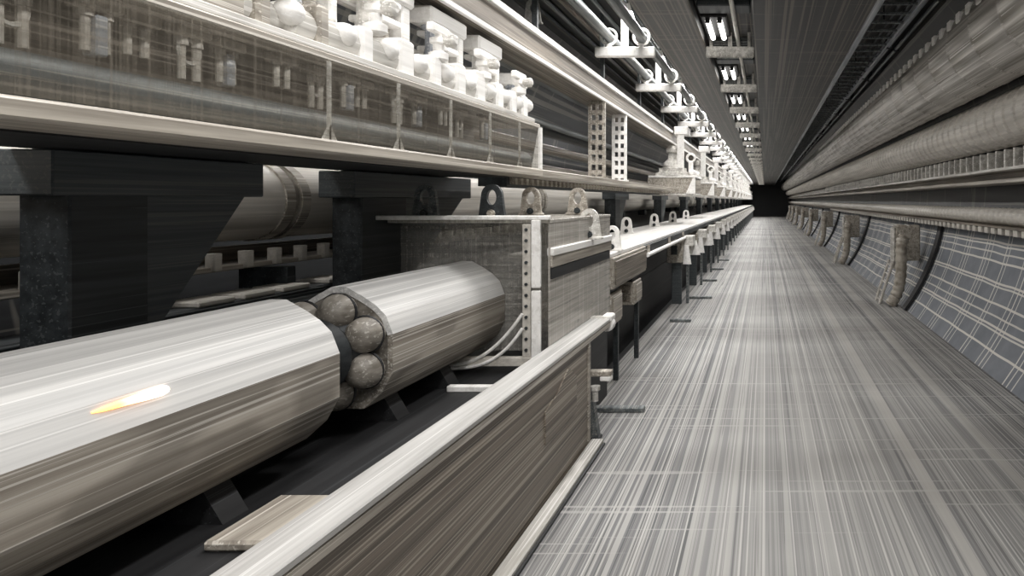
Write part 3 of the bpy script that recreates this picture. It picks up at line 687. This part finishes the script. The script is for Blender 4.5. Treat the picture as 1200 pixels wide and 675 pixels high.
# ------------------------------------------------------------------ clear cabinet
t = thing('clear_cabinet', 'clear cabinet with white top edge and bolted corner strip', 'cabinet', (0, 0, 0.55))
z = -0.55
Y0, Y1, X0, X1, ZB, ZT = 3.76, 5.27, -2.20, -1.20, 0.62, 1.405
MB().box(X0 + 0.005, X1 - 0.008, 4.006, 4.012, ZB + z, ZT - 0.032 + z).build('front_sheet', M['clear'], t)
MB().box(X1 - 0.006, X1, Y0 + 0.03, Y1, ZB + z, ZT - 0.02 + z).build('side_sheet', M['clearside'], t)
MB().box(X0, X0 + 0.005, Y0 + 0.02, Y1 - 0.01, ZB + z, ZT - 0.03 + z).build('far_side_sheet', M['clear'], t)
MB().box(X0, X1, Y1 - 0.006, Y1, ZB + z, ZT - 0.02 + z).build('rear_sheet', M['clear'], t)
MB().box(X0 - 0.01, X1 + 0.01, Y0 - 0.012, Y0 + 0.03, ZT - 0.012 + z, ZT + 0.012 + z, 0.004).build('top_edge', M['white'], t)
MB().box(X0 + 0.1, X1 + 0.005, Y0 + 0.03, Y1, ZT - 0.03 + z, ZT - 0.01 + z, 0.003).build('lid', M['clearside'], t)
MB().box(X0, X0 + 0.012, Y0 - 0.004, Y0 + 0.012, ZB + z, ZT - 0.012 + z).build('corner_post', M['beige'], t)
st = MB().box(X1 - 0.135, X1 - 0.09, Y0 - 0.014, Y0, ZB + 0.02 + z, ZT - 0.035 + z, 0.003).build('bolted_strip', M['pipe'], t)
for q in range(12):
    MB().lathe([(0.009, 0), (0.009, 0.008)], (X1 - 0.1125, Y0 - 0.022, ZB + 0.06 + q * 0.06 + z), 'y', 8).build('bolt', M['dark'], st)
for a, b in ((ZB + z, 1.005 + z), (1.02 + z, ZT - 0.012 + z)):
    MB().box(X1 - 0.085, X1 - 0.035, Y0 - 0.02, Y0 + 0.005, a, b, 0.004).build('corner_strip', M['white'], t)
MB().box(X0 + 0.3, X1 - 0.03, Y0 - 0.02, Y0 + 0.02, ZB - 0.03 + z, ZB + 0.02 + z, 0.004).build('bottom_rail', M['pipe'], t)
MB().box(X1 - 0.02, X1 + 0.02, Y0 + 0.05, Y1, 1.19 + z, 1.235 + z, 0.005).build('side_ledge', M['white'], t)
MB().box(X1 - 0.01, X1 + 0.012, Y0 + 0.05, Y1, 1.125 + z, 1.19 + z, 0.003).build('side_fascia', M['beige'], t)
MB().box(X1 - 0.008, X1 + 0.008, Y0 + 0.05, Y1 - 0.05, 1.06 + z, 1.12 + z).build('slot', M['black'], t)
MB().prism([(-1.80, 0.66 + z), (-1.24, 0.66 + z), (-1.24, 1.36 + z), (-1.66, 1.36 + z)], 5.16, 5.19).build('inner_panel', M['pipe'], t)
bk = MB().lathe([(0.05, 0), (0.06, 0.01), (0.06, 0.05), (0.04, 0.08)], (X1 - 0.25, 4.75, 0.80 + z), 'z', 14)
bk.box(X1 - 0.36, X1 - 0.10, 4.55, 4.95, ZB + z, 0.80 + z, 0.02); bk.build('inner_block', M['beige'], t)
for i, (h, lab) in enumerate(((0.12, 'upper white cable curving up inside the clear cabinet'), (0.05, 'lower white cable curving up inside the clear cabinet'))):
    pts = []
    for q in range(15):
        s = q / 14
        pts.append((-1.72 + 0.39 * s, 3.735, 0.60 + (0.02 * s + 0.26 * s ** 2.2 if i == 0 else -0.02 + 0.02 * s + 0.20 * s ** 3)))
    tag(MB().tube(pts, 0.009, 8).build('cable', M['white']), lab, 'cable', 'white cables at the clear cabinet')
for lab, x, y, m in (('slate lifting lug on the cabinet lid, outermost', -1.94, 3.90, 'slate'), ('dark lifting lug on the cabinet lid, middle of the front three', -1.56, 3.90, 'dark'),
                  ('tan lifting lug on the cabinet lid, near its right side', -1.62, 4.72, 'beige'), ('tan lifting lug at the rear of the cabinet lid', -1.36, 4.95, 'beige')):
    lug(lab, (x, y, 1.395), m, 0.9)

# ------------------------------------------------------------------ worktop and boxes beyond the cabinet
t = thing('worktop', 'long white worktop running into the distance beside the walkway', 'worktop')
MB().box(-2.0, -1.21, 5.30, L1 - 1, 1.05, 1.085, 0.006).build('top_sheet', M['white'], t)
MB().box(-1.235, -1.195, 6.8, L1 - 1, 0.985, 1.05, 0.004).build('apron', M['dark'], t)
MB().lathe([(0.022, 6.83), (0.022, 10.0)], (-1.18, 0, 0.955), 'y', 12).build('grab_rail', M['white'], t)
for y in (6.9, 8.4, 9.8): MB().box(-1.2, -1.17, y, y + .03, 0.93, 1.05).build('rail_bracket', M['beige'], t)
MB().box(-1.9, -1.54, 5.4, L1 - 2, -0.12, 0.55).build('plinth', M['black'], t)
MB().box(-1.75, -1.55, 5.4, L1 - 2, 0.55, 1.05).build('spine', M['black'], t)
lug('white lifting lug on the worktop just past the clear cabinet', (-1.27, 5.65, 1.085), 'white', 0.95)
lug('small white lifting lug on the cabinet side ledge', (-1.20, 4.66, 1.236), 'cream', 0.95)
for i in range(4):
    lug(f'white lifting lug far along the worktop, {nth(i)} past the boxes', (-1.75, 8.6 + 2.15 * i, 1.085), 'white', 0.95)
def hung_box(lab, y0, y1, z0, z1, x1=-1.19, m='clearside'):
    t_ = thing('hung_box', lab, 'box', (x1, y0, z0), 'boxes hung under the worktop')
    ln, h = y1 - y0, z1 - z0
    MB().box(-0.30, 0.0, 0, ln, 0, h, 0.008).build('box_body', M['beige'], t_)
    MB().box(0.0, 0.012, 0.05, ln - 0.03, 0.03, h - 0.03, 0.004).build('side_panel', M['brown' if m == 'brown' else 'beige'], t_)
    MB().box(-0.27, -0.03, -0.012, 0.0, 0.03, h - 0.03, 0.004).build('front_panel', M['brown'], t_)
    return t_
hung_box('long tan box hung under the worktop right past the clear cabinet', 5.35, 6.8, 0.80, 1.05, m='brown')
for i, (y0, y1, z0, z1, x1) in enumerate(((5.35, 5.75, 0.50, 0.76, -1.21), (6.2, 6.55, 0.55, 0.76, -1.19))):
    t = hung_box(('small tan box under the long hung box, the nearer one', 'small tan box under the long hung box, the farther one')[i], y0, y1, z0, z1, x1)
    MB().box(-0.26, -0.02, 0.0, y1 - y0, z1 - z0, z1 - z0 + 0.045, 0.004).build('dark_cap', M['black'], t)
    MB().lathe([(0.018, 0), (0.018, 0.01)], (-0.08, -0.01, z1 - z0 + 0.022), 'y', 10).build('button', M['slate'], t)
    MB().box(-0.06, -0.02, y1 - y0 - 0.06, y1 - y0 - 0.02, -z0 - 0.12, 0.0).build('leg', M['dark'], t)
tag(MB().box(-0.02, 0.02, -0.02, 0.02, 0, 0.5, 0.004).lathe([(0.04, 0), (0.04, 0.03)], (0, 0, 0.14), 'z', 12).lathe([(0.035, 0), (0.035, 0.02)], (0, 0, 0.3), 'z', 12).build('standing_valve', M['cream']), 'pale valve stem standing between the cabinet and the hung boxes', 'valve', None, (-1.24, 5.31, 0.55))
# support stands
s0 = None
for i in range(25):
    y = 9.95 + i * BAY
    lab = f'support stand with white triangular plates under the worktop, {nth(i)} from the camera'
    if s0 is None:
        s0 = thing('support_stand', lab, 'stand', (-1.22, y, -0.12), 'support stands under the worktop')
        MB().box(-0.14, 0.0, -0.03, 0.03, 0, 0.74, 0.004).build('leg', M['gusset'], s0)
        MB().box(0.06, 0.10, 0.02, 0.08, 0.12, 0.74, 0.004).build('leg', M['slate'], s0)
        hb = MB().box(-0.20, 0.02, -0.12, 0.16, 0.72, 1.05, 0.01).build('head_block', M['beige'], s0)
        MB().box(-0.14, -0.05, -0.128, -0.118, 0.84, 0.97, 0.004).build('inspection_window', M['dark'], hb)
        MB().prism([(0.03, 0.70), (0.15, 0.70), (0.11, 0.98), (0.05, 0.98)], -0.10, -0.08).build('triangular_plate', M['white'], s0)
        MB().prism([(0.08, 0.80), (0.24, 0.80), (0.18, 1.02), (0.11, 1.02)], 0.34, 0.36).build('triangular_plate', M['white'], s0)
        MB().box(-0.05, 0.16, 0.06, 0.36, 0.95, 1.10, 0.006).build('bracket_arm', M['cream'], s0)
    else: dup(s0, (-1.22, y, -0.12), lab)
# upper modules
u0 = None
for i in range(13):
    y = 11.7 + i * 2 * BAY
    lab = f'white-fitted upper module with stacked discs over the worktop, {nth(i)} from the camera'
    if u0 is None:
        u0 = thing('upper_module', lab, 'module', (-1.6, y, 1.62), 'upper modules over the worktop')
        MB().box(-0.42, 0.38, 0.0, 1.15, 0.0, 0.27, 0.012).build('base_block', M['beige'], u0)
        MB().box(-0.40, 0.40, -0.02, 1.17, 0.27, 0.31, 0.008).build('top_plate', M['white'], u0)
        MB().prism([(0.24, 0.0), (0.40, 0.0), (0.40, 0.27), (0.36, 0.27)], -0.03, 0.0).build('end_gusset', M['white'], u0)
        MB().box(-0.44, 0.40, -0.02, 1.15, -0.03, 0.0, 0.006).build('bottom_flange', M['cream'], u0)
        for q, (rx, yy) in enumerate(((0.30, 0.25), (0.2, 0.85))):
            MB().lathe([(rx, 0.31), (rx, 0.36), (rx * .8, 0.38), (rx * .8, 0.44), (rx * .6, 0.46), (rx * .55, 0.54), (rx * .3, 0.60), (rx * .25, 0.70), (rx * .4, 0.72), (rx * .4, 0.78), (rx * .2, 0.84)], (-0.02, yy, 0), 'z', 18).build('stacked_discs', M['cream'], u0)
        for q in range(6): MB().ball((0.33 - 0.03 * (q % 2), 0.1 + q * 0.19, 0.36), 0.06, 0.07, 0.06, 10, 6).build('knuckle', M['white'], u0)
        MB().box(0.07, 0.19, 0.1, 0.16, 0.31, 1.12, 0.008).build('column', M['white'], u0)
        MB().box(0.02, 0.26, 0.08, 0.5, 1.02, 1.16, 0.012).build('column_head', M['white'], u0)
        MB().torus((0.30, 0.2, 0.62), 0.07, 0.022, 'y', 16, 6).build('ring', M['white'], u0)
        MB().box(0.26, 0.34, 0.17, 0.23, 0.31, 0.56, 0.006).build('ring_post', M['white'], u0)
    else: dup(u0, (-1.6, y, 1.62), lab)

# ------------------------------------------------------------------ light
def area(name, loc, sx, sy, power, rot=(0, 0, 0), col=(1, 0.982, 0.96)):
    l = bpy.data.lights.new(name, 'AREA'); l.shape = 'RECTANGLE'; l.size = sx; l.size_y = sy; l.energy = power; l.color = col
    o = bpy.data.objects.new(name, l); COL.objects.link(o); o.location = loc; o.rotation_euler = rot
    return o
for i in range(-4, 26):
    y = 6.25 + i * BAY
    area('tube_light', (-0.45, y, 2.86), 0.14, 0.62, 19 if i < 12 else 22)
for i in range(-2, 26):
    y = 5.0 + i * BAY
    area('module_fill_light', (-1.25, y, 3.40), 0.3, 1.2, (20, 30, 38, 34)[i + 2] if i < 2 else 26)  # unseen fill lights added above the left machines, no fixture there
for i in range(8):
    area('back_fill_light', (-2.62, 1.2 + i * 1.5, 2.45), 0.2, 0.8, 11)  # unseen lights added to brighten the thick pipe behind the pillars
area('aisle_fill_light', (0.4, -1.0, 2.9), 1.6, 1.2, 30, (R(35), 0, 0))  # fill added behind the camera for the faces turned towards it

w = bpy.data.worlds.new('tunnel_air'); bpy.context.scene.world = w; w.use_nodes = True
w.node_tree.nodes['Background'].inputs[0].default_value = (0.62, 0.74, 0.86, 1)
w.node_tree.nodes['Background'].inputs[1].default_value = 0.08

# ------------------------------------------------------------------ camera
cd = bpy.data.cameras.new('camera'); cam = bpy.data.objects.new('camera', cd); COL.objects.link(cam)
cam.location = (0, 0, EYE); cam.rotation_euler = (R(90), 0, 0)
cd.sensor_width = 36; cd.lens = 36 * F / 1200
cd.shift_x = -(VPX - 600) / 1200; cd.shift_y = -(337.5 - VPY) / 1200
cd.clip_end = 200; cd.clip_start = 0.05
sc = bpy.context.scene; sc.camera = cam
sc.view_settings.view_transform = 'Standard'; sc.view_settings.look = 'None'
sc.view_settings.exposure = 0.45; sc.view_settings.gamma = 1; sc.view_settings.use_curve_mapping = False
sc.cycles.use_denoising = True
sc.cycles.transparent_max_bounces = 16
